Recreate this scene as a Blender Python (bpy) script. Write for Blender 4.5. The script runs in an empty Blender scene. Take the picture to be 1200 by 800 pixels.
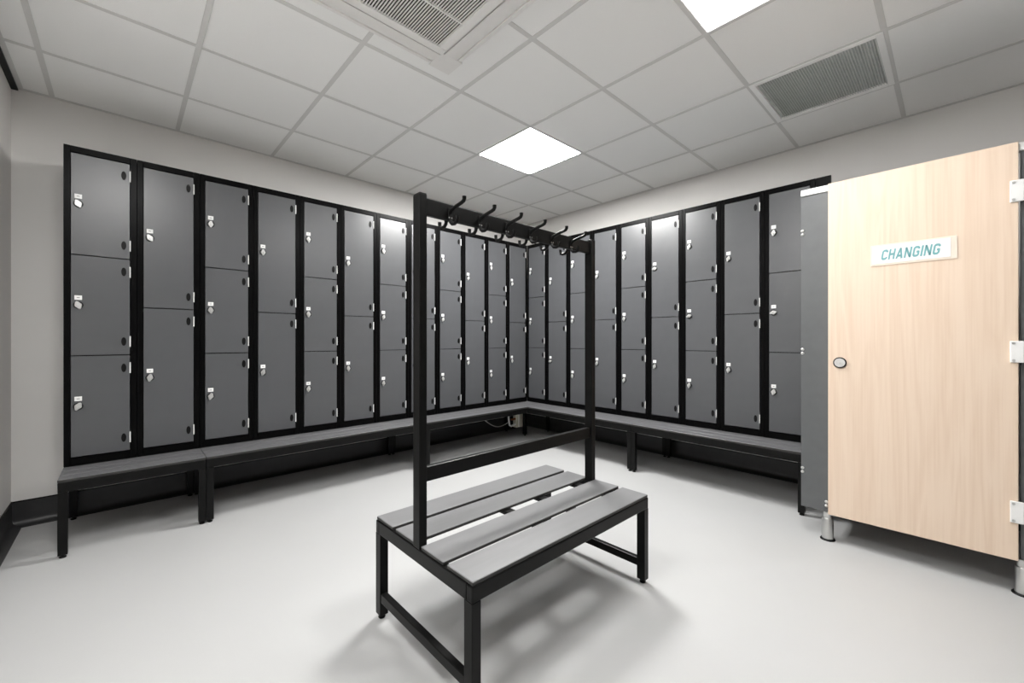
import bpy, bmesh, math, random
from mathutils import Vector, Matrix

random.seed(7)
S = bpy.context.scene
COL = S.collection
PI = math.pi

# ---------------------------------------------------------------- camera
cam_d = bpy.data.cameras.new('camera')
cam_d.sensor_width = 36.0
cam_d.lens = 36.0 * 486.106 / 1200.0
cam_d.shift_y = -1.815 / 1200.0
cam_d.clip_start = 0.05
cam = bpy.data.objects.new('camera', cam_d)
COL.objects.link(cam)
cam.location = (-3.41573, -3.38842, 1.10747)
cam.rotation_euler = (PI / 2, 0, 0.818023 - PI / 2)
S.camera = cam

# ---------------------------------------------------------------- world, exposure
wd = bpy.data.worlds.new('world')
S.world = wd
wd.use_nodes = True
wd.node_tree.nodes['Background'].inputs[0].default_value = (0.8, 0.82, 0.85, 1)
wd.node_tree.nodes['Background'].inputs[1].default_value = 0.3
S.view_settings.view_transform = 'Standard'
S.view_settings.look = 'None'
S.view_settings.gamma = 1.0
S.view_settings.use_curve_mapping = False
S.view_settings.exposure = 0.0
S.cycles.max_bounces = 14
S.cycles.diffuse_bounces = 10
S.cycles.caustics_reflective = False
PANEL_EMISSION = 100.0
PANEL_LEVELS = (1.0, 0.35, 0.47)      # the lamps are not equally bright; the last is an added fill

# ---------------------------------------------------------------- room measures (metres)
ZC = 2.60                      # suspended ceiling
XL, XR = -3.90, 0.42           # left and right wall faces
YB, YF = 0.42, -5.05           # back wall face, wall behind the camera
GX, GY, GP = -3.135, -0.755, 0.60   # ceiling grid lines

# ---------------------------------------------------------------- materials
def mat(name, color, rough=0.5, metal=0.0, var=0.05, scale=30.0, stretch=(1, 1, 1), bump=0.0, spec=0.5, rvar=0.0,
        coat=0.0):
    m = bpy.data.materials.new(name)
    m.use_nodes = True
    nt = m.node_tree
    b = nt.nodes['Principled BSDF']
    b.inputs['Roughness'].default_value = rough
    b.inputs['Metallic'].default_value = metal
    b.inputs['Specular IOR Level'].default_value = spec
    b.inputs['Coat Weight'].default_value = coat
    tc = nt.nodes.new('ShaderNodeTexCoord')
    mp = nt.nodes.new('ShaderNodeMapping')
    mp.inputs['Scale'].default_value = stretch
    nt.links.new(tc.outputs['Object'], mp.inputs['Vector'])
    n = nt.nodes.new('ShaderNodeTexNoise')
    n.inputs['Scale'].default_value = scale
    n.inputs['Detail'].default_value = 4
    nt.links.new(mp.outputs[0], n.inputs['Vector'])
    cr = nt.nodes.new('ShaderNodeValToRGB')
    cr.color_ramp.elements[0].position = 0.3
    cr.color_ramp.elements[1].position = 0.7
    c0 = [max(0, c * (1 - var)) for c in color]
    c1 = [min(1, c * (1 + var)) for c in color]
    cr.color_ramp.elements[0].color = (*c0, 1)
    cr.color_ramp.elements[1].color = (*c1, 1)
    nt.links.new(n.outputs['Fac'], cr.inputs[0])
    nt.links.new(cr.outputs[0], b.inputs['Base Color'])
    if rvar:
        mr = nt.nodes.new('ShaderNodeMapRange')
        mr.inputs[3].default_value = rough - rvar
        mr.inputs[4].default_value = rough + rvar
        nt.links.new(n.outputs['Fac'], mr.inputs[0])
        nt.links.new(mr.outputs[0], b.inputs['Roughness'])
    if bump:
        bp = nt.nodes.new('ShaderNodeBump')
        bp.inputs['Strength'].default_value = bump
        bp.inputs['Distance'].default_value = 0.001
        nt.links.new(n.outputs['Fac'], bp.inputs['Height'])
        nt.links.new(bp.outputs[0], b.inputs['Normal'])
    return m

M = {}
M['wall'] = mat('wall_paint', (0.78, 0.765, 0.745), 0.7, var=0.015, scale=3, bump=0.0)
M['far_wall_grey'] = mat('bounce_cut_grey', (0.25, 0.252, 0.255), 0.5, var=0.04, scale=20)  # invented finish of the unseen wall, greyed to cut bounce light
M['ceil_tile'] = mat('mineral_tile', (0.95, 0.948, 0.935), 0.9, var=0.015, scale=260, bump=0.1)
M['tee'] = mat('tee_bar_paint', (0.70, 0.695, 0.68), 0.6, var=0.01)
M['skirt'] = mat('shade_darkened_vinyl', (0.030, 0.030, 0.031), 0.36, var=0.08, scale=20, spec=0.4)  # skirting vinyl coloured darker to stand in for deep shade
M['black_frame'] = mat('black_powder_coat', (0.0022, 0.0022, 0.0023), 0.30, var=0.1, scale=60, rvar=0.03, spec=0.06)
M['black_tube'] = mat('black_steel_tube', (0.0045, 0.0045, 0.0044), 0.36, var=0.15, scale=40, rvar=0.05, spec=0.15)
M['door_grey'] = mat('graphite_laminate', (0.072, 0.074, 0.079), 0.33, var=0.03, scale=14, rvar=0.03, spec=0.65)
M['slat_grey'] = mat('grey_laminate', (0.165, 0.166, 0.17), 0.36, var=0.05, scale=6, stretch=(1, 8, 1), rvar=0.04)
M['board_grey'] = mat('grey_bench_board', (0.115, 0.115, 0.12), 0.40, var=0.12, scale=10, stretch=(1, 14, 1), rvar=0.04)
M['core'] = mat('black_core_and_underside', (0.02, 0.019, 0.018), 0.5, var=0.1)
M['white_plastic'] = mat('white_plastic', (0.82, 0.82, 0.81), 0.35, var=0.01)
M['ac_white'] = mat('cassette_plastic', (0.86, 0.845, 0.825), 0.45, var=0.01)
M['ac_dark'] = mat('cassette_filter', (0.035, 0.028, 0.022), 0.8, var=0.1)
M['chrome'] = mat('chrome', (0.62, 0.62, 0.61), 0.34, metal=0.6, var=0.02)
M['alu'] = mat('brushed_aluminium', (0.62, 0.62, 0.61), 0.34, metal=1.0, var=0.02, scale=10)
M['alu_white'] = mat('white_aluminium', (0.82, 0.82, 0.81), 0.35, metal=0.2, var=0.02)
M['steel'] = mat('worn_steel', (0.45, 0.45, 0.44), 0.3, metal=1.0, var=0.1)
M['rubber'] = mat('black_plastic', (0.004, 0.004, 0.004), 0.4, var=0.1, spec=0.15)
M['pilaster'] = mat('graphite_board', (0.10, 0.105, 0.108), 0.42, var=0.04, scale=20)
M['vent'] = mat('vent_grey', (0.80, 0.82, 0.80), 0.5, var=0.03)
M['vent_back'] = mat('vent_plenum', (0.55, 0.565, 0.55), 0.8, var=0.05)
M['cream'] = mat('cream_plastic', (0.62, 0.60, 0.50), 0.45, var=0.03)
M['cable'] = mat('grey_cable', (0.5, 0.5, 0.49), 0.5, var=0.03)
M['copper'] = mat('copper_fitting', (0.42, 0.18, 0.09), 0.4, metal=1.0, var=0.1)
M['teal_ink'] = mat('teal_ink', (0.17, 0.40, 0.42), 0.5, var=0.02)
M['ink'] = mat('number_ink', (0.12, 0.12, 0.12), 0.5, var=0.02)
M['sign_edge'] = mat('sign_frame', (0.80, 0.70, 0.60), 0.25, var=0.02)

def floor_mat():
    m = mat('speckled_vinyl', (0.44, 0.443, 0.443), 0.45, var=0.035, scale=420, rvar=0.05)
    nt = m.node_tree
    b = nt.nodes['Principled BSDF']
    old = b.inputs['Base Color'].links[0].from_socket
    tc = nt.nodes.new('ShaderNodeTexCoord')
    n2 = nt.nodes.new('ShaderNodeTexNoise')
    n2.inputs['Scale'].default_value = 1.6
    n2.inputs['Detail'].default_value = 6
    nt.links.new(tc.outputs['Object'], n2.inputs['Vector'])
    mr = nt.nodes.new('ShaderNodeMapRange')
    mr.inputs[3].default_value = 0.95
    mr.inputs[4].default_value = 1.05
    nt.links.new(n2.outputs['Fac'], mr.inputs[0])
    mx = nt.nodes.new('ShaderNodeMix')
    mx.data_type = 'RGBA'
    mx.blend_type = 'MULTIPLY'
    mx.inputs[0].default_value = 1.0
    nt.links.new(old, mx.inputs[6])
    nt.links.new(mr.outputs[0], mx.inputs[7])
    nt.links.new(mx.outputs[2], b.inputs['Base Color'])
    return m
M['floor'] = floor_mat()

def wood_mat():
    m = bpy.data.materials.new('pale_maple')
    m.use_nodes = True
    nt = m.node_tree
    b = nt.nodes['Principled BSDF']
    b.inputs['Roughness'].default_value = 0.5
    tc = nt.nodes.new('ShaderNodeTexCoord')
    mp = nt.nodes.new('ShaderNodeMapping')
    mp.inputs['Scale'].default_value = (1, 1, 0.07)
    nt.links.new(tc.outputs['Object'], mp.inputs[0])
    n = nt.nodes.new('ShaderNodeTexNoise')
    n.inputs['Scale'].default_value = 7
    n.inputs['Detail'].default_value = 3
    n.inputs['Distortion'].default_value = 0.6
    nt.links.new(mp.outputs[0], n.inputs['Vector'])
    mp2 = nt.nodes.new('ShaderNodeMapping')
    mp2.inputs['Scale'].default_value = (1, 1, 0.02)
    nt.links.new(tc.outputs['Object'], mp2.inputs[0])
    n2 = nt.nodes.new('ShaderNodeTexNoise')
    n2.inputs['Scale'].default_value = 150
    n2.inputs['Detail'].default_value = 5
    nt.links.new(mp2.outputs[0], n2.inputs['Vector'])
    # rings from the broad noise give cathedral figure
    ml = nt.nodes.new('ShaderNodeMath'); ml.operation = 'MULTIPLY'; ml.inputs[1].default_value = 14.0
    nt.links.new(n.outputs['Fac'], ml.inputs[0])
    fr = nt.nodes.new('ShaderNodeMath'); fr.operation = 'PINGPONG'; fr.inputs[1].default_value = 1.0
    nt.links.new(ml.outputs[0], fr.inputs[0])
    ad = nt.nodes.new('ShaderNodeMix'); ad.data_type = 'FLOAT'; ad.inputs[0].default_value = 0.7
    nt.links.new(fr.outputs[0], ad.inputs[2])
    nt.links.new(n2.outputs['Fac'], ad.inputs[3])
    cr = nt.nodes.new('ShaderNodeValToRGB')
    e = cr.color_ramp.elements
    e[0].position = 0.22; e[0].color = (0.68, 0.525, 0.40, 1)
    e[1].position = 0.62; e[1].color = (0.74, 0.595, 0.47, 1)
    nt.links.new(ad.outputs[0], cr.inputs[0])
    nt.links.new(cr.outputs[0], b.inputs['Base Color'])
    return m
M['wood'] = wood_mat()

def emit_mat(name, strength):
    m = bpy.data.materials.new(name)
    m.use_nodes = True
    nt = m.node_tree
    b = nt.nodes['Principled BSDF']
    b.inputs['Base Color'].default_value = (0.9, 0.9, 0.9, 1)
    tc = nt.nodes.new('ShaderNodeTexCoord')
    n = nt.nodes.new('ShaderNodeTexNoise')
    n.inputs['Scale'].default_value = 300
    nt.links.new(tc.outputs['Object'], n.inputs['Vector'])
    cr = nt.nodes.new('ShaderNodeValToRGB')
    cr.color_ramp.elements[0].color = (1, 0.985, 0.965, 1)
    cr.color_ramp.elements[1].color = (1, 0.995, 0.98, 1)
    nt.links.new(n.outputs['Fac'], cr.inputs[0])
    nt.links.new(cr.outputs[0], b.inputs['Emission Color'])
    b.inputs['Emission Strength'].default_value = strength
    return m
PANELS = [emit_mat('lit_diffuser', PANEL_EMISSION * k) for k in PANEL_LEVELS]

# ---------------------------------------------------------------- mesh helpers
def add_box(bm, lo, hi, bev=0.0, seg=1, mi=0):
    lo = Vector(lo); hi = Vector(hi)
    c = (lo + hi) / 2; d = hi - lo
    r = bmesh.ops.create_cube(bm, size=1.0, matrix=Matrix.Translation(c) @ Matrix.Diagonal((abs(d.x), abs(d.y), abs(d.z), 1)))
    vs = r['verts']
    for f in {f for v in vs for f in v.link_faces}:
        f.material_index = mi
    if bev > 0:
        es = list({e for v in vs for e in v.link_edges})
        bmesh.ops.bevel(bm, geom=es, offset=bev, segments=seg, affect='EDGES', profile=0.5)

def add_cyl(bm, c, r, h, axis='Z', n=20, r2=None, mi=0):
    rot = {'Z': Matrix(), 'Y': Matrix.Rotation(PI / 2, 4, 'X'), 'X': Matrix.Rotation(PI / 2, 4, 'Y')}[axis]
    res = bmesh.ops.create_cone(bm, cap_ends=True, segments=n, radius1=r, radius2=r if r2 is None else r2, depth=h,
                                matrix=Matrix.Translation(c) @ rot)
    for f in {f for v in res['verts'] for f in v.link_faces}:
        f.material_index = mi
    return res['verts']

def add_lathe(bm, prof, c=(0, 0, 0), n=24):
    rings = []
    for r, z in prof:
        rings.append([bm.verts.new((c[0] + r * math.cos(2 * PI * i / n), c[1] + r * math.sin(2 * PI * i / n), c[2] + z)) for i in range(n)])
    for a, b in zip(rings, rings[1:]):
        for i in range(n):
            bm.faces.new((a[i], a[(i + 1) % n], b[(i + 1) % n], b[i]))
    bm.faces.new(rings[0][::-1]); bm.faces.new(rings[-1])

def add_tube(bm, pts, r, n=8):
    pts = [Vector(p) for p in pts]
    rings = []
    for i, p in enumerate(pts):
        t = (pts[min(i + 1, len(pts) - 1)] - pts[max(i - 1, 0)]).normalized()
        u = t.orthogonal().normalized() if i == 0 else (u - t * u.dot(t)).normalized()
        v = t.cross(u)
        rr = r[i] if isinstance(r, (list, tuple)) else r
        rings.append([bm.verts.new(p + (u * math.cos(2 * PI * k / n) + v * math.sin(2 * PI * k / n)) * rr) for k in range(n)])
    for a, b in zip(rings, rings[1:]):
        for k in range(n):
            bm.faces.new((a[k], a[(k + 1) % n], b[(k + 1) % n], b[k]))
    bm.faces.new(rings[0][::-1]); bm.faces.new(rings[-1])

def mesh(name, bm, mats, smooth=False):
    bmesh.ops.recalc_face_normals(bm, faces=bm.faces)
    me = bpy.data.meshes.new(name)
    bm.to_mesh(me); bm.free()
    for m in (mats if isinstance(mats, (list, tuple)) else [mats]):
        me.materials.append(m)
    if smooth:
        for p in me.polygons:
            p.use_smooth = True
        me.set_sharp_from_angle(angle=math.radians(35))
    return me

def put(name, me, parent=None, loc=(0, 0, 0), rot=(0, 0, 0)):
    o = bpy.data.objects.new(name, me)
    COL.objects.link(o)
    o.parent = parent
    o.location = loc; o.rotation_euler = rot
    return o

def boxes(name, lst, m, parent=None, bev=0.0, loc=(0, 0, 0), rot=(0, 0, 0), seg=1):
    bm = bmesh.new()
    for lo, hi in lst:
        add_box(bm, lo, hi, bev, seg)
    return put(name, mesh(name, bm, m), parent, loc, rot)

def thing(name, label, cat, loc=(0, 0, 0), rotz=0.0, group=None):
    o = bpy.data.objects.new(name, None)
    o.empty_display_size = 0.1
    COL.objects.link(o)
    o.location = loc; o.rotation_euler = (0, 0, rotz)
    o['label'] = label; o['category'] = cat
    if group: o['group'] = group
    return o

def tag(o, label, cat, group=None):
    o['label'] = label; o['category'] = cat
    if group: o['group'] = group
    return o

def struct(o, label=None, cat=None):
    o['kind'] = 'structure'
    if label: o['label'] = label
    if cat: o['category'] = cat
    return o

# ================================================================ the room
T = 0.10
struct(boxes('floor', [((XL - T, YF - T, -0.1), (XR + T, YB + T, 0))], M['floor']),
       'pale grey speckled vinyl floor of the changing room', 'floor')
struct(boxes('wall_left', [((XL - T, YF, 0), (XL, YB, ZC + 0.2))], M['wall']),
       'narrow strip of warm white wall at the left edge of the photo', 'wall')
struct(boxes('wall_back', [((XL - T, YB, 0), (XR + T, YB + T, ZC + 0.2))], M['wall']),
       'warm white wall behind the long left bank of lockers', 'wall')
struct(boxes('wall_right', [((XR, YF, 0), (XR + T, YB, ZC + 0.2))], M['wall']),
       'warm white wall behind the right bank of lockers and the cubicle', 'wall')
struct(boxes('wall_front', [((XL - T, YF - T, 0), (XR + T, YF, ZC + 0.2))], M['far_wall_grey']),
       'unseen wall behind the camera, greyed to cut bounce light', 'wall')

def skirting(name, p0, p1, nrm, label):
    """Coved vinyl skirting, its colour darkened for shade, swept from p0 to p1, nrm points into the room."""
    h, r, t = 0.145, 0.042, 0.004
    prof = [(0, h), (t, h)]
    for k in range(7):
        a = k / 6 * PI / 2
        prof.append((t + r - r * math.cos(a), 0.003 + r - r * math.sin(a)))
    prof += [(t + r, 0.0005), (0, 0.0005)]
    bm = bmesh.new()
    rings = []
    for p in (p0, p1):
        rings.append([bm.verts.new((p[0] + nrm[0] * a, p[1] + nrm[1] * a, z)) for a, z in prof])
    n = len(prof)
    for k in range(n):
        bm.faces.new((rings[0][k], rings[0][(k + 1) % n], rings[1][(k + 1) % n], rings[1][k]))
    bm.faces.new(rings[0]); bm.faces.new(rings[1][::-1])
    sk = struct(put(name, mesh(name, bm, M['skirt'], True)), label, 'baseboard')
    a, b = Vector((*p0, 0)), Vector((*p1, 0))
    nn = Vector((*nrm, 0))
    q = [a, b, a + nn * 0.0065, b + nn * 0.0065]
    boxes('cap_strip', [((min(v.x for v in q), min(v.y for v in q), h), (max(v.x for v in q), max(v.y for v in q), h + 0.006))], M['rubber'], sk)
skirting('baseboard_left', (XL, YF), (XL, YB), (1, 0), 'shade-darkened coved skirting along the left wall')
skirting('baseboard_back', (XL, YB), (XR, YB), (0, -1), 'shade-darkened coved skirting under the left bank of lockers')
skirting('baseboard_right', (XR, YB), (XR, YF), (-1, 0), 'shade-darkened coved skirting under the right bank of lockers')
skirting('baseboard_front', (XR, YF), (XL, YF), (0, 1), 'shade-darkened coved skirting behind the camera')
struct(boxes('gap_shade_strip', [((XL, YF, ZC - 0.012), (XL + 0.028, YB, ZC + 0.01))], M['rubber']),  # black strip put in for the shade of the ceiling gap
       'black strip standing in for the shaded gap where the left wall meets the ceiling', 'shade strip')

# ---- suspended ceiling: slab above, then tiles and tee bars as pieces
ceil = struct(boxes('ceiling', [((XL - T, YF - T, ZC + 0.12), (XR + T, YB + T, ZC + 0.2))], M['tee']),
              'suspended ceiling of off white square tiles in a grey tee grid', 'ceiling')
CX0 = XL + 0.028
xs = [CX0] + [GX + GP * k for k in range(-1, 6)] + [XR]
ys = [YF] + [GY + GP * k for k in range(-7, 2)] + [YB]
BAR = 0.024
LIGHTS = [(-1.335, -1.355), (-1.935, -3.155), (-3.735, -2.555)]     # low corner of each lit tile; the last lamp is added, unseen
VENT = (-0.735, -3.155)
cut = LIGHTS + [VENT]
tile_cache = {}
for i in range(len(xs) - 1):
    for j in range(len(ys) - 1):
        if any(abs(xs[i] - a) < 0.01 and abs(ys[j] - b) < 0.01 for a, b in cut):
            continue
        w, d = xs[i + 1] - xs[i] - 0.004, ys[j + 1] - ys[j] - 0.004
        if w < 0.03 or d < 0.03: continue
        key = (round(w, 3), round(d, 3))
        if key not in tile_cache:
            bm = bmesh.new()
            add_box(bm, (-w / 2, -d / 2, 0), (w / 2, d / 2, 0.015), 0.002)
            tile_cache[key] = mesh('ceiling_tile', bm, M['ceil_tile'])
        put('ceiling_tile', tile_cache[key], ceil, ((xs[i] + xs[i + 1]) / 2, (ys[j] + ys[j + 1]) / 2, ZC + 0.0025))
for x in xs[1:-1]:
    boxes('tee_bar', [((x - BAR / 2, YF, ZC - 0.0005), (x + BAR / 2, YB, ZC + 0.002)), ((x - 0.001, YF, ZC), (x + 0.001, YB, ZC + 0.035))], M['tee'], ceil)
for y in ys[1:-1]:
    boxes('tee_bar', [((CX0, y - BAR / 2, ZC), (XR, y + BAR / 2, ZC + 0.0022)), ((CX0, y - 0.001, ZC + 0.001), (XR, y + 0.001, ZC + 0.035))], M['tee'], ceil)
for lo, hi in [((CX0, YB - 0.022, ZC - 0.001), (XR, YB, ZC + 0.002)), ((XR - 0.022, YF, ZC - 0.0012), (XR, YB, ZC + 0.002)),
               ((CX0, YF, ZC - 0.0014), (CX0 + 0.022, YB, ZC + 0.002)), ((CX0, YF, ZC - 0.001), (XR, YF + 0.022, ZC + 0.002))]:
    boxes('wall_angle', [(lo, hi)], M['tee'], ceil)

# ---- ceiling light panels, the last one an added fill lamp
light_labels = ['lit square ceiling panel above the corner where the two locker banks meet',
                'lit square ceiling panel at the top edge, left of the grey air vent',
                'added unseen fill light panel in the ceiling near the left wall, beside the camera']
bm = bmesh.new()
add_box(bm, (-0.286, -0.286, 0.003), (0.286, 0.286, 0.008))
diff_me = mesh('diffuser', bm, PANELS[0])
bm = bmesh.new()
for lo, hi in [((-0.298, -0.298, 0), (0.298, -0.284, 0.014)), ((-0.298, 0.284, 0), (0.298, 0.298, 0.014)),
               ((-0.298, -0.284, 0), (-0.284, 0.284, 0.014)), ((0.284, -0.284, 0), (0.298, 0.284, 0.014))]:
    add_box(bm, lo, hi, 0.001)
add_box(bm, (-0.298, -0.298, 0.0142), (0.298, 0.298, 0.03))
lf_me = mesh('light_frame', bm, M['white_plastic'])
for (a, b), lab, pm in zip(LIGHTS, light_labels, PANELS):
    t = thing('ceiling_light', lab, 'ceiling light', (a + 0.3, b + 0.3, ZC + 0.0025))
    put('light_frame', lf_me, t)
    d = put('diffuser', diff_me.copy(), t)
    d.data.materials[0] = pm

# ---- air vent in the ceiling
t = thing('air_vent', 'square grey louvred vent set in the ceiling above the changing cubicle', 'vent', (VENT[0] + 0.3, VENT[1] + 0.3, ZC))
def ring(o, i, z0, z1):
    return [((-o, -o, z0), (o, -i, z1)), ((-o, i, z0), (o, o, z1)), ((-o, -i, z0), (-i, i, z1)), ((i, -i, z0), (o, i, z1))]
boxes('vent_frame', ring(0.297, 0.268, -0.004, 0.012), M['ceil_tile'], t, 0.0015)
bm = bmesh.new()
n = 44
for k in range(n):
    y = -0.268 + 0.524 * (k + 0.5) / n
    q = [bm.verts.new(p) for p in ((-0.268, y - 0.0045, -0.001), (0.268, y - 0.0045, -0.001), (0.268, y + 0.0025, 0.010), (-0.268, y + 0.0025, 0.010))]
    q2 = [bm.verts.new((v.co.x, v.co.y + 0.0022, v.co.z)) for v in q]
    bm.faces.new(q); bm.faces.new(q2[::-1])
    for a in range(4):
        bm.faces.new((q[a], q2[a], q2[(a + 1) % 4], q[(a + 1) % 4]))
o = put('vent_blades', mesh('vent_blades', bm, M['vent']), t); o['kind'] = 'stuff'
boxes('vent_backing', [((-0.268, -0.268, 0.0115), (0.268, 0.268, 0.013))], M['vent_back'], t)

# ---- air conditioning cassette
t = thing('air_conditioner', 'white square ceiling air conditioning cassette with a slatted brown grille', 'air conditioner', (-2.575, -1.945, ZC))
H = 0.475
bm = bmesh.new()
def frame_ring(bm, rings):
    vr = []
    for h, z in rings:
        vr.append([bm.verts.new((sx * h, sy * h, z)) for sx, sy in ((-1, -1), (1, -1), (1, 1), (-1, 1))])
    for a, b in zip(vr, vr[1:]):
        for k in range(4):
            bm.faces.new((a[k], a[(k + 1) % 4], b[(k + 1) % 4], b[k]))
    return vr
vr = frame_ring(bm, [(H, -0.0005), (H, -0.012), (H - 0.008, -0.020), (H - 0.032, -0.026), (H - 0.034, -0.016), (H - 0.12, -0.016),
                     (H - 0.122, -0.034), (H - 0.130, -0.036), (0.30, -0.036), (0.298, -0.012)])
bm.faces.new(vr[-1])
put('cassette_panel', mesh('cassette_panel', bm, M['ac_white']), t)
# louver flaps, one per side, curved
for k in range(4):
    bm = bmesh.new()
    prof = [(-(H - 0.037), -0.022), (-(H - 0.055), -0.0285), (-(H - 0.080), -0.0325), (-(H - 0.105), -0.0345), (-(H - 0.117), -0.035),
            (-(H - 0.117), -0.031), (-(H - 0.105), -0.0305), (-(H - 0.080), -0.0285), (-(H - 0.055), -0.0245), (-(H - 0.037), -0.018)]
    ra = [bm.verts.new((-0.343, y, z)) for y, z in prof]
    rb = [bm.verts.new((0.343, y, z)) for y, z in prof]
    for a in range(10):
        bm.faces.new((ra[a], ra[(a + 1) % 10], rb[(a + 1) % 10], rb[a]))
    bm.faces.new(ra); bm.faces.new(rb[::-1])
    put('louver_flap', mesh('louver_flap', bm, M['ac_white'], True), t, rot=(0, 0, k * PI / 2))
for sx in (-1, 1):
    for sy in (-1, 1):
        bm = bmesh.new()
        a, b = H - 0.003, H - 0.128
        pts = [(a, b), (a, a), (b, a), (b - 0.004, a - 0.045), (b, b), (a - 0.045, b - 0.004)]
        lo = [bm.verts.new((sx * x, sy * y, -0.014)) for x, y in pts]
        hi = [bm.verts.new((sx * x, sy * y, -0.0275)) for x, y in pts]
        bm.faces.new(lo); bm.faces.new(hi)
        for i in range(6):
            bm.faces.new((lo[i], lo[(i + 1) % 6], hi[(i + 1) % 6], hi[i]))
        put('corner_cap', mesh('corner_cap', bm, M['ac_white']), t)
boxes('grille_frame', ring(0.338, 0.296, -0.047, -0.0365), M['ac_white'], t, 0.003)
boxes('grille_backing', [((-0.298, -0.298, -0.034), (0.298, 0.298, -0.0335))], M['ac_dark'], t)
bm = bmesh.new()
n = 48
for k in range(n):
    x = -0.296 + 0.592 * (k + 0.5) / n
    add_box(bm, (x - 0.0026, -0.296, -0.0465), (x + 0.0026, 0.296, -0.0432))
o = put('grille_slats', mesh('grille_slats', bm, M['ac_white']), t); o['kind'] = 'stuff'
for y in (0.1, -0.1):
    boxes('grille_bar', [((-0.296, y - 0.004, -0.0475), (0.296, y + 0.004, -0.037))], M['ac_white'], t)

# ================================================================ lockers
LW, LH, LD, LZ = 0.305, 1.80, 0.38, 0.40
DX0, DX1 = 0.029, 0.272
ZS = {3: [0.046, 0.618, 1.189, 1.762], 2: [0.046, 0.904, 1.762]}
GAP = 0.005
def carcass_me(n):
    bm = bmesh.new()
    b = 0.0015
    add_box(bm, (0.0005, 0, 0), (DX0 - 0.002, LD, LH), b)
    add_box(bm, (DX1 + 0.002, 0, 0), (LW - 0.0005, LD, LH), b)
    add_box(bm, (DX0 - 0.002, 0.0005, 0), (DX1 + 0.002, LD, ZS[n][0] - 0.003), b)
    add_box(bm, (DX0 - 0.002, 0.0005, ZS[n][-1] + 0.003), (DX1 + 0.002, LD, LH), b)
    add_box(bm, (DX0 - 0.002, LD - 0.01, ZS[n][0] - 0.003), (DX1 + 0.002, LD - 0.001, ZS[n][-1] + 0.003))
    for z in ZS[n][1:-1]:
        add_box(bm, (DX0 - 0.002, 0.02, z - 0.008), (DX1 + 0.002, LD - 0.01, z + 0.008))
    return mesh('carcass', bm, M['black_frame'])
CARC = {3: carcass_me(3), 2: carcass_me(2)}
def door_me(h):
    bm = bmesh.new()
    add_box(bm, (0, -0.003, 0), (DX1 - DX0, 0.013, h), 0.0012)
    return mesh('door', bm, M['door_grey'])
DOORM = {n: [door_me(ZS[n][k + 1] - ZS[n][k] - GAP) for k in range(n)] for n in (2, 3)}
bm = bmesh.new()
vs = add_cyl(bm, (0, 0, 0), 1.0, 1.0, 'Y', 24)
for v in bm.verts:
    v.co = Vector((v.co.x * 0.0112, v.co.y * 0.003 - 0.0015, v.co.z * 0.0255))
es = [e for e in bm.edges if abs(e.verts[0].co.y - e.verts[1].co.y) < 1e-6 and e.verts[0].co.y < -0.002]
bmesh.ops.bevel(bm, geom=es, offset=0.0008, segments=2, affect='EDGES')
HCOV = mesh('hinge_cover', bm, M['rubber'], True)
bm = bmesh.new()
add_cyl(bm, (0.0005, -0.0018, 0), 0.0032, 0.064, 'Z', 10)
HINGE = mesh('hinge', bm, M['white_plastic'], True)
bm = bmesh.new()
add_box(bm, (-0.0150, -0.0025, -0.0125), (0.0150, 0.0, 0.0125), 0.0008)
PLATE = mesh('number_plate', bm, M['white_plastic'])
bm = bmesh.new()
add_box(bm, (-0.006, -0.0029, -0.0016), (0.006, -0.0020, 0.0016))
MARK = mesh('plate_mark', bm, M['ink'])
bm = bmesh.new()
add_cyl(bm, (0, -0.003, 0), 0.0205, 0.006, 'Y', 24)
ESC = mesh('lock_rose', bm, M['rubber'], True)
bm = bmesh.new()      # chrome swivel hasp: diamond plate, raised lug and hub
pts = [(0, 0.0195), (0.006, 0.016), (0.0145, 0.001), (0.0135, -0.004), (0.003, -0.0205), (-0.003, -0.0205), (-0.0135, -0.004), (-0.0145, 0.001), (-0.006, 0.016)]
pts = [(x * 1.1, z * 1.2) for x, z in pts]
a = [bm.verts.new((x, -0.006, z)) for x, z in pts]
b_ = [bm.verts.new((x * 0.86, -0.0115, z * 0.86)) for x, z in pts]
bm.faces.new(a); bm.faces.new(b_)
for i in range(len(pts)):
    j = (i + 1) % len(pts)
    bm.faces.new((a[i], a[j], b_[j], b_[i]))
add_cyl(bm, (0, -0.0135, 0), 0.0062, 0.005, 'Y', 14)
add_box(bm, (-0.0022, -0.019, -0.013), (0.0022, -0.011, 0.004), 0.0008)
HASP = mesh('lock_hasp', bm, M['chrome'], True)

def locker(loc, rotz, n, label, group, rots):
    t = thing('locker', label, 'locker', loc, rotz, group)
    put('carcass', CARC[n], t)
    for k in range(n):
        h = ZS[n][k + 1] - ZS[n][k] - GAP
        d = put('door', DOORM[n][k], t, (DX0, 0, ZS[n][k] + GAP / 2))
        for hz in (0.078, h - 0.074):
            put('hinge_cover', HCOV, d, (DX1 - DX0 - 0.026, -0.003, hz))
            put('hinge', HINGE, d, (DX1 - DX0 + 0.001, -0.003, hz))
        put('number_plate', PLATE, d, (0.029, -0.003, h / 2 + 0.043))
        put('plate_mark', MARK, d, (0.029, -0.003, h / 2 + 0.043))
        put('lock_rose', ESC, d, (0.029, -0.003, h / 2 + 0.001))
        put('lock_hasp', HASP, d, (0.029, -0.003, h / 2 + 0.001), (0, rots[n - 1 - k], 0))
    return t

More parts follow.
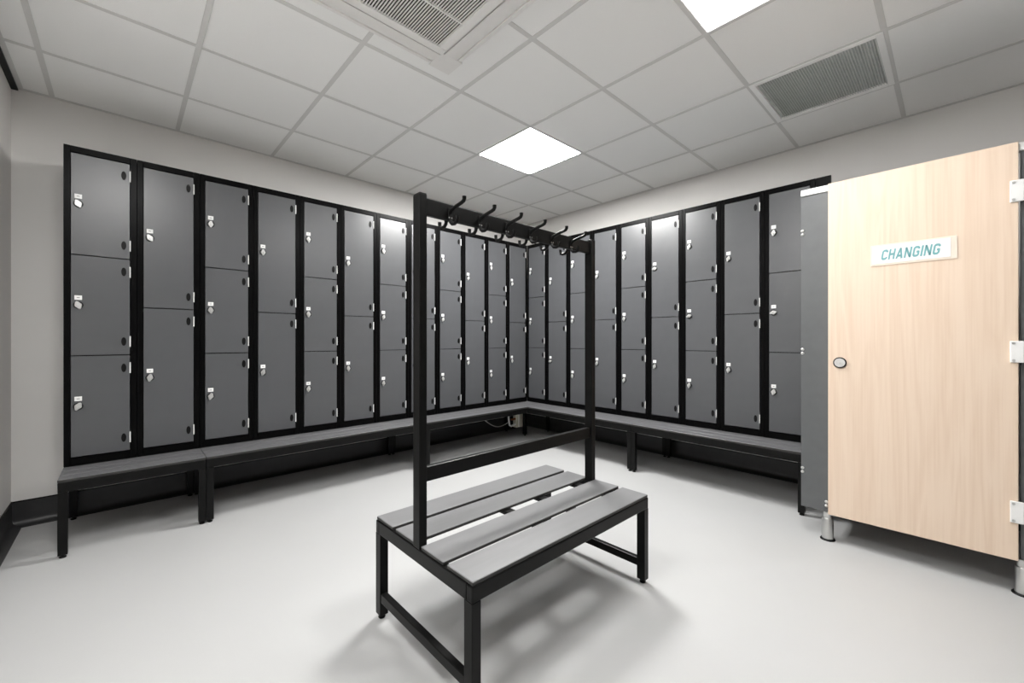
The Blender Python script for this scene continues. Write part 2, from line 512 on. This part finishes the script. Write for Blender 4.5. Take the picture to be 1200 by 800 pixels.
ORD = ['first', 'second', 'third', 'fourth', 'fifth', 'sixth', 'seventh', 'eighth', 'ninth', 'tenth', 'eleventh', 'twelfth']
for i in range(12):
    n = 3 if i % 2 == 0 else 2
    rr = [random.choice((0, 0.08, -0.1, 0.16, 0.3)) for _ in range(3)]
    if i == 0: rr = [-0.45, -0.35, 0.45]
    if i == 1: rr = [-0.5, 0.15, 0]
    where = '%s from the left end of the long left bank' % ORD[i]
    if i == 0: where = 'leftmost of the long left bank, beside the bare wall'
    if i == 11: where = 'last of the long left bank, next to the corner'
    locker((-12 * LW + i * LW, 0, LZ), 0, n, '%s-door grey locker, %s' % (('two', 'three')[n - 2], where), 'grey lockers of the left bank', rr)
for i in range(9):
    n = 3 if i % 2 == 0 else 2
    rr = [random.choice((0, 0.08, -0.1, 0.16, 0.3)) for _ in range(3)]
    if i == 5: rr[0] = 1.35
    if i == 6: rr[1] = 1.3
    if i == 8: rr[1] = 1.35
    if i == 1: rr[1] = 1.2
    where = '%s from the corner in the right bank' % ORD[i]
    if i == 0: where = 'first of the right bank, next to the corner'
    if i == 8: where = 'last of the right bank, partly behind the cubicle'
    locker((0, -i * LW, LZ), -PI / 2, n, '%s-door grey locker, %s' % (('two', 'three')[n - 2], where), 'grey lockers of the right bank', rr)
tag(boxes('filler_panel', [((0.002, -9 * LW - 0.083, LZ), (0.020, -9 * LW - 0.001, LZ + LH))], M['black_frame'], None, 0.001),
    'narrow black filler panel closing the right bank beside the cubicle', 'panel')

# ================================================================ locker benches
FEET = None
def foot_me():
    bm = bmesh.new()
    add_lathe(bm, [(0.006, 0.018), (0.006, 0.008), (0.013, 0.007), (0.014, 0.003), (0.013, 0.0)][::-1], n=14)
    return mesh('foot', bm, M['rubber'], True)
FOOT = foot_me()
LEGS = {}
def leg(parent, x, y, top, w=0.036, d=0.036):
    key = (round(w, 4), round(d, 4), round(top, 4))
    if key not in LEGS:
        bm = bmesh.new()
        add_box(bm, (-w / 2, -d / 2, 0.016), (w / 2, d / 2, top), 0.002, 2)
        LEGS[key] = mesh('leg', bm, M['black_tube'])
    o = put('leg', LEGS[key], parent, (x, y, 0))
    put('foot', FOOT, o)
    return o

def slat_me(name, lo, hi, top_mat, bev=0.0015):
    """Laminate board: coloured top, black core edges, underside blackened to deepen shade."""
    bm = bmesh.new()
    add_box(bm, lo, hi, bev)
    bmesh.ops.recalc_face_normals(bm, faces=bm.faces)
    for f in bm.faces:
        f.material_index = 0 if f.normal.z > 0.5 else 1  # underside also takes the black, to deepen shade below the boards
    return mesh(name, bm, [top_mat, M['core']])

def bench(loc, rotz, L, label, legs, b0=0.0, rail0=0.0, rail1=0.0):
    """Bench under a locker bank; local x runs along it, front at y=-0.30."""
    t = thing('locker_bench', label, 'bench', loc, rotz, 'benches under the lockers')
    for k in range(3):
        y0 = -0.298 + k * 0.0985
        put('seat_board', slat_me('seat_board', (b0 + 0.001, y0, 0.385), (L - 0.001, y0 + 0.0935, 0.399), M['board_grey']), t)
    boxes('front_rail', [((rail0 + 0.001, -0.297, 0.333), (L - 0.001 - rail1, -0.265, 0.3845))], M['black_tube'], t, 0.003, seg=2)
    boxes('bearer', [((0.001, 0.004, 0.352), (L - 0.001, 0.036, 0.3985))], M['black_tube'], t, 0.002)
    boxes('rear_rail', [((0.001, 0.32, 0.352), (L - 0.001, 0.352, 0.3985))], M['black_tube'], t, 0.002)
    for x in (max(rail0, 0.001), L - 0.033):
        boxes('cross_rail', [((x, -0.2645, 0.345), (x + 0.032, 0.0035, 0.3845)), ((x, 0.0365, 0.345), (x + 0.032, 0.3195, 0.3845))], M['black_tube'], t, 0.002)
    for x, y in legs:
        leg(t, x, y, 0.333 if y < -0.2 else 0.352)
    return t
w2, w5 = 2 * LW, 5 * LW
bench((-12 * LW, 0, 0), 0, w2, 'short bench under the two lockers at the left end of the left bank',
      [(0.019, -0.281), (w2 - 0.019, -0.281), (0.019, 0.336), (w2 - 0.019, 0.336)])
bench((-10 * LW, 0, 0), 0, w5, 'long grey bench under the middle lockers of the left bank',
      [(0.019, -0.281), (w5 - 0.019, -0.281), (0.019, 0.336), (w5 - 0.019, 0.336)])
bench((-5 * LW, 0, 0), 0, w5, 'grey bench under the left bank lockers next to the corner',
      [(0.019, -0.281), (0.019, 0.336), (w5 - 0.019, 0.02), (w5 - 0.019, 0.336)], rail1=0.264)
bench((0, 0, 0), -PI / 2, w5, 'grey bench under the right bank lockers next to the corner',
      [(0.019, 0.336), (w5 - 0.019, -0.281), (w5 - 0.019, 0.336)], b0=0.299, rail0=0.265)
bench((0, -5 * LW, 0), -PI / 2, 4 * LW, 'grey bench under the right bank lockers running behind the cubicle',
      [(0.019, -0.281), (0.019, 0.336), (4 * LW - 0.019, -0.281), (4 * LW - 0.019, 0.336)])

# ---- junction box and its cable under the corner
t = thing('junction_box', 'cream plastic box under the bench in the corner of the locker banks', 'junction box', (-0.06, 0.05, 0))
boxes('box_body', [((-0.065, 0.0, 0.10), (0.075, 0.06, 0.343))], M['cream'], t, 0.006, seg=2)
boxes('box_cover', [((-0.035, -0.004, 0.105), (-0.02, 0.0, 0.338))], M['white_plastic'], t, 0.001)
bm = bmesh.new()
add_tube(bm, [(-0.175, 0.02, 0.30), (-0.165, 0.02, 0.20), (-0.155, 0.02, 0.14), (-0.13, 0.02, 0.125), (-0.066, 0.02, 0.14)], 0.011, 10)
put('waste_pipe', mesh('waste_pipe', bm, M['white_plastic'], True), t)
bm = bmesh.new()
add_tube(bm, [(-0.125, 0.02, 0.20), (-0.066, 0.02, 0.20)], 0.012, 10)
put('pipe_fitting', mesh('pipe_fitting', bm, M['copper'], True), t)
bm = bmesh.new()
pts = []
for k in range(15):
    u = k / 14
    x = -0.52 + 0.35 * u
    z = 0.225 * (1 - u) ** 1 + 0.155 * u - 0.06 * math.sin(u * PI)
    pts.append((x, 0.02, z + 0.02))
pts = [(-0.58, 0.0, 0.36), (-0.55, 0.01, 0.29)] + pts
add_tube(bm, pts, 0.0045, 8)
put('cable', mesh('cable', bm, M['cable'], True), t)

# ================================================================ island bench with coat hooks
BX0, BX1, BY0, BY1 = -2.677, -1.662, -2.430, -1.800
cx, cy = (BX0 + BX1) / 2, (BY0 + BY1) / 2
t = thing('changing_bench', 'free standing double sided bench with four grey slats and a black coat hook rail', 'bench', (cx, cy, 0))
hx, hy = (BX1 - BX0) / 2, (BY1 - BY0) / 2
for y0, y1 in ((-hy + 0.002, -hy + 0.134), (-hy + 0.155, -hy + 0.290), (hy - 0.290, hy - 0.158), (hy - 0.136, hy - 0.003)):
    put('seat_slat', slat_me('seat_slat', (-hx + 0.004, y0, 0.388), (hx - 0.004, y1, 0.401), M['slat_grey'], 0.002), t)
for s in (-1, 1):
    y0, y1 = sorted((s * hy, s * (hy - 0.028)))
    boxes('side_rail', [((-hx + 0.0005, y0, 0.338), (hx - 0.0005, y1, 0.3875))], M['black_tube'], t, 0.004, seg=2)
    x0, x1 = sorted((s * hx, s * (hx - 0.028)))
    boxes('end_rail', [((x0, -hy + 0.0285, 0.338), (x1, hy - 0.0285, 0.3875))], M['black_tube'], t, 0.003, seg=2)
    boxes('foot_rail', [((x0 + (0.002 if s < 0 else 0.0), -hy + 0.0405, 0.070), (x1 - (0.0 if s < 0 else 0.002), hy - 0.0405, 0.106))], M['black_tube'], t, 0.003, seg=2)
    for s2 in (-1, 1):
        leg(t, s * (hx - 0.017), s2 * (hy - 0.020), 0.3385, 0.034, 0.040)
    x0, x1 = sorted((s * hx, s * (hx - 0.030)))
    boxes('post', [((x0, -0.0225, 0.388), (x1, 0.0225, 1.612))], M['black_tube'], t, 0.003, seg=2)
    boxes('post_cap', [((x0 + 0.001, -0.0215, 1.6122), (x1 - 0.001, 0.0215, 1.615))], M['rubber'], t, 0.001)
for x in (-2.225, -2.015, -1.755):
    boxes('cross_bar', [((x - cx - 0.022, -0.20, 0.372), (x - cx + 0.022, 0.20, 0.3875))], M['black_tube'], t, 0.002)
boxes('back_rail', [((-hx + 0.0305, -0.0125, 0.612), (hx - 0.0305, 0.0125, 0.664))], M['black_tube'], t, 0.003, seg=2)
boxes('hook_rail', [((-hx + 0.0305, -0.010, 1.545), (hx - 0.0305, 0.010, 1.604))], M['black_tube'], t, 0.003, seg=2)
# hat and coat hooks: long upper arm with a tipped end, short lower curl, screwed back plate
bm = bmesh.new()
add_box(bm, (-0.009, -0.004, -0.030), (0.009, 0.0, 0.016), 0.0015)
add_tube(bm, [(0, -0.001, -0.002), (0, -0.014, 0.007), (0, -0.034, 0.013), (0, -0.056, 0.017), (0, -0.074, 0.020), (0, -0.084, 0.023), (0, -0.088, 0.029), (0, -0.088, 0.038)],
         [0.0075, 0.007, 0.0068, 0.0066, 0.0066, 0.0068, 0.007, 0.0075], 10)
add_tube(bm, [(0, -0.002, -0.024), (0, -0.005, -0.036), (0, -0.014, -0.044), (0, -0.030, -0.046), (0, -0.042, -0.042), (0, -0.046, -0.032), (0, -0.046, -0.022)],
         [0.0065, 0.0065, 0.0065, 0.0065, 0.0068, 0.0068, 0.007], 10)
HOOK = mesh('coat_hook', bm, M['rubber'], True)
bm = bmesh.new()
for x in (-0.0055, 0.0055):
    add_cyl(bm, (x, -0.0045, -0.020), 0.0026, 0.002, 'Y', 10)
SCREW = mesh('hook_screws', bm, M['steel'], True)
for x in (-2.544, -2.404, -2.264, -2.124, -1.984, -1.844):
    for s in (0, 1):
        h = put('coat_hook', HOOK, t, (x - cx, -0.0102 if s == 0 else 0.0102, 1.573), (0, 0, 0 if s == 0 else PI))
        put('hook_screws', SCREW, h)

# ================================================================ changing cubicle
PX = -0.57
t = thing('changing_cubicle', 'changing cubicle with a pale wood door on silver feet beside the right bank', 'cubicle', (PX, -3.245, 0))
def wy(y): return y + 3.245
ZB, ZT = 0.152, 1.965
boxes('pilaster', [((0.004, wy(-2.911), ZB + 0.003), (0.024, wy(-2.783), ZT - 0.036))], M['pilaster'], t, 0.001)
boxes('pilaster', [((0.004, wy(-3.76), ZB + 0.003), (0.024, wy(-3.584), ZT - 0.036))], M['pilaster'], t, 0.001)
boxes('head_rail', [((-0.004, wy(-3.76), ZT - 0.0355), (0.032, wy(-2.783), ZT))], M['alu_white'], t, 0.003, seg=2)
# side partitions from the front to the wall behind
boxes('side_panel', [((0.0245, wy(-2.865), ZB + 0.003), (0.988, wy(-2.847), ZT - 0.036))], M['pilaster'], t, 0.001)
boxes('side_panel', [((0.0245, wy(-3.74), ZB + 0.003), (0.988, wy(-3.722), ZT - 0.036))], M['pilaster'], t, 0.001)
door = boxes('door', [((-0.018, wy(-3.577), ZB - 0.003), (0.0, wy(-2.912), ZT + 0.001))], M['wood'], t, 0.0012)
# indicator lock
bm = bmesh.new()
add_cyl(bm, (-0.021, wy(-2.964), 0.985), 0.029, 0.006, 'X', 32)
put('lock_rim', mesh('lock_rim', bm, M['rubber'], True), door)
bm = bmesh.new()
add_cyl(bm, (-0.026, wy(-2.964), 0.985), 0.0235, 0.006, 'X', 32)
add_box(bm, (-0.0310, wy(-2.966), 0.968), (-0.0285, wy(-2.962), 0.990), 0.0005)
put('lock_disc', mesh('lock_disc', bm, M['chrome'], True), door)
# sign
boxes('sign_frame', [((-0.0215, wy(-3.397), 1.487), (-0.0183, wy(-3.091), 1.593))], M['sign_edge'], door, 0.0008)
boxes('sign_plate', [((-0.0230, wy(-3.376), 1.497), (-0.0212, wy(-3.098), 1.586))], M['white_plastic'], door, 0.0005)
# bold slanted capitals drawn as strokes on a 0..W by 0..1 cell
GL = {
    'C': (0.62, [[(0.56, 0.72), (0.56, 0.80), (0.44, 0.90), (0.20, 0.90), (0.09, 0.80), (0.09, 0.20), (0.20, 0.10), (0.44, 0.10), (0.56, 0.20), (0.56, 0.28)]]),
    'H': (0.66, [[(0.09, 0), (0.09, 1)], [(0.57, 0), (0.57, 1)], [(0.09, 0.5), (0.57, 0.5)]]),
    'A': (0.70, [[(0.07, 0), (0.33, 0.92), (0.37, 0.92), (0.63, 0)], [(0.17, 0.27), (0.53, 0.27)]]),
    'N': (0.70, [[(0.09, 0), (0.09, 1)], [(0.61, 0), (0.61, 1)], [(0.11, 0.92), (0.59, 0.08)]]),
    'G': (0.66, [[(0.57, 0.74), (0.57, 0.80), (0.45, 0.90), (0.20, 0.90), (0.09, 0.80), (0.09, 0.20), (0.20, 0.10), (0.45, 0.10), (0.57, 0.20), (0.57, 0.47), (0.36, 0.47)]]),
    'I': (0.18, [[(0.09, 0), (0.09, 1)]]),
}
bm = bmesh.new()
def stroke_prism(bm, pts2, z0, z1, f):
    lo = [bm.verts.new(f(x, y, z0)) for x, y in pts2]
    hi = [bm.verts.new(f(x, y, z1)) for x, y in pts2]
    bm.faces.new(lo); bm.faces.new(hi)
    for i in range(len(pts2)):
        k = (i + 1) % len(pts2)
        bm.faces.new((lo[i], lo[k], hi[k], hi[i]))
total = sum(GL[c][0] for c in 'CHANGING') + 0.15 * 7 + 0.22
Y0, Y1, Z0, Z1 = -3.130, -3.345, 1.5135, 1.5655
def place_letter(x, y, z):
    return (-0.0229 - z, wy(Y0 + (Y1 - Y0) * (x + 0.22 * y) / total), Z0 + (Z1 - Z0) * y)
pen, hw = 0.0, 0.098
for c in 'CHANGING':
    wid, strokes = GL[c]
    for st in strokes:
        for (xa, ya), (xb, yb) in zip(st, st[1:]):
            dx, dy = xb - xa, yb - ya
            ln = math.hypot(dx, dy)
            nx, ny = -dy / ln * hw, dx / ln * hw
            stroke_prism(bm, [(pen + xa + nx, ya + ny), (pen + xb + nx, yb + ny), (pen + xb - nx, yb - ny), (pen + xa - nx, ya - ny)], 0.0, 0.0006, place_letter)
        for xa, ya in st[1:-1]:
            stroke_prism(bm, [(pen + xa + hw * math.cos(a * PI / 4), ya + hw * math.sin(a * PI / 4)) for a in range(8)], 0.0, 0.00061, place_letter)
    pen += wid + 0.15
me = mesh('sign_lettering', bm, M['teal_ink'])
put('sign_lettering', me, door)
# hinges
for z in (1.752, 1.055, 0.360):
    h = boxes('hinge', [((-0.027, wy(-3.592), z - 0.046), (-0.0185, wy(-3.553), z + 0.048)), ((-0.006, wy(-3.66), z - 0.038), (0.0035, wy(-3.600), z + 0.045)),
                        ((-0.026, wy(-3.604), z + 0.012), (-0.004, wy(-3.592), z + 0.045)), ((-0.026, wy(-3.604), z - 0.040), (-0.004, wy(-3.593), z - 0.018))], M['white_plastic'], t, 0.002)
    bm = bmesh.new()
    for dz in (-0.036, 0.038):
        add_cyl(bm, (-0.0275, wy(-3.563), z + dz), 0.0055, 0.004, 'X', 14)
    put('hinge_screw', mesh('hinge_screw', bm, M['alu'], True), h)
# bolt caps on the pilaster edge
for y, z in ((-2.790, 1.722), (-2.790, 1.042), (-2.790, 0.363), (-2.901, 0.198)):
    bm = bmesh.new()
    for dz in (-0.011, 0.011):
        r = bmesh.ops.create_uvsphere(bm, u_segments=14, v_segments=8, radius=0.0085, matrix=Matrix.Translation((0.003, wy(y), z + dz)) @ Matrix.Diagonal((0.7, 1, 1, 1)))
    put('bolt_caps', mesh('bolt_caps', bm, M['chrome'], True), t)
# adjustable feet
for y in (-2.905, -3.593):
    bm = bmesh.new()
    add_lathe(bm, [(0.0265, 0.0085), (0.0265, 0.118), (0.025, 0.121), (0.0205, 0.122), (0.0205, 0.1545)], (0.014, wy(y), 0), 28)
    lg = put('support_foot', mesh('support_foot', bm, M['alu'], True), t)
    bm = bmesh.new()
    add_lathe(bm, [(0.035, 0.0), (0.035, 0.004), (0.031, 0.0083)], (0.014, wy(y), 0), 28)
    put('foot_pad', mesh('foot_pad', bm, M['rubber'], True), lg)
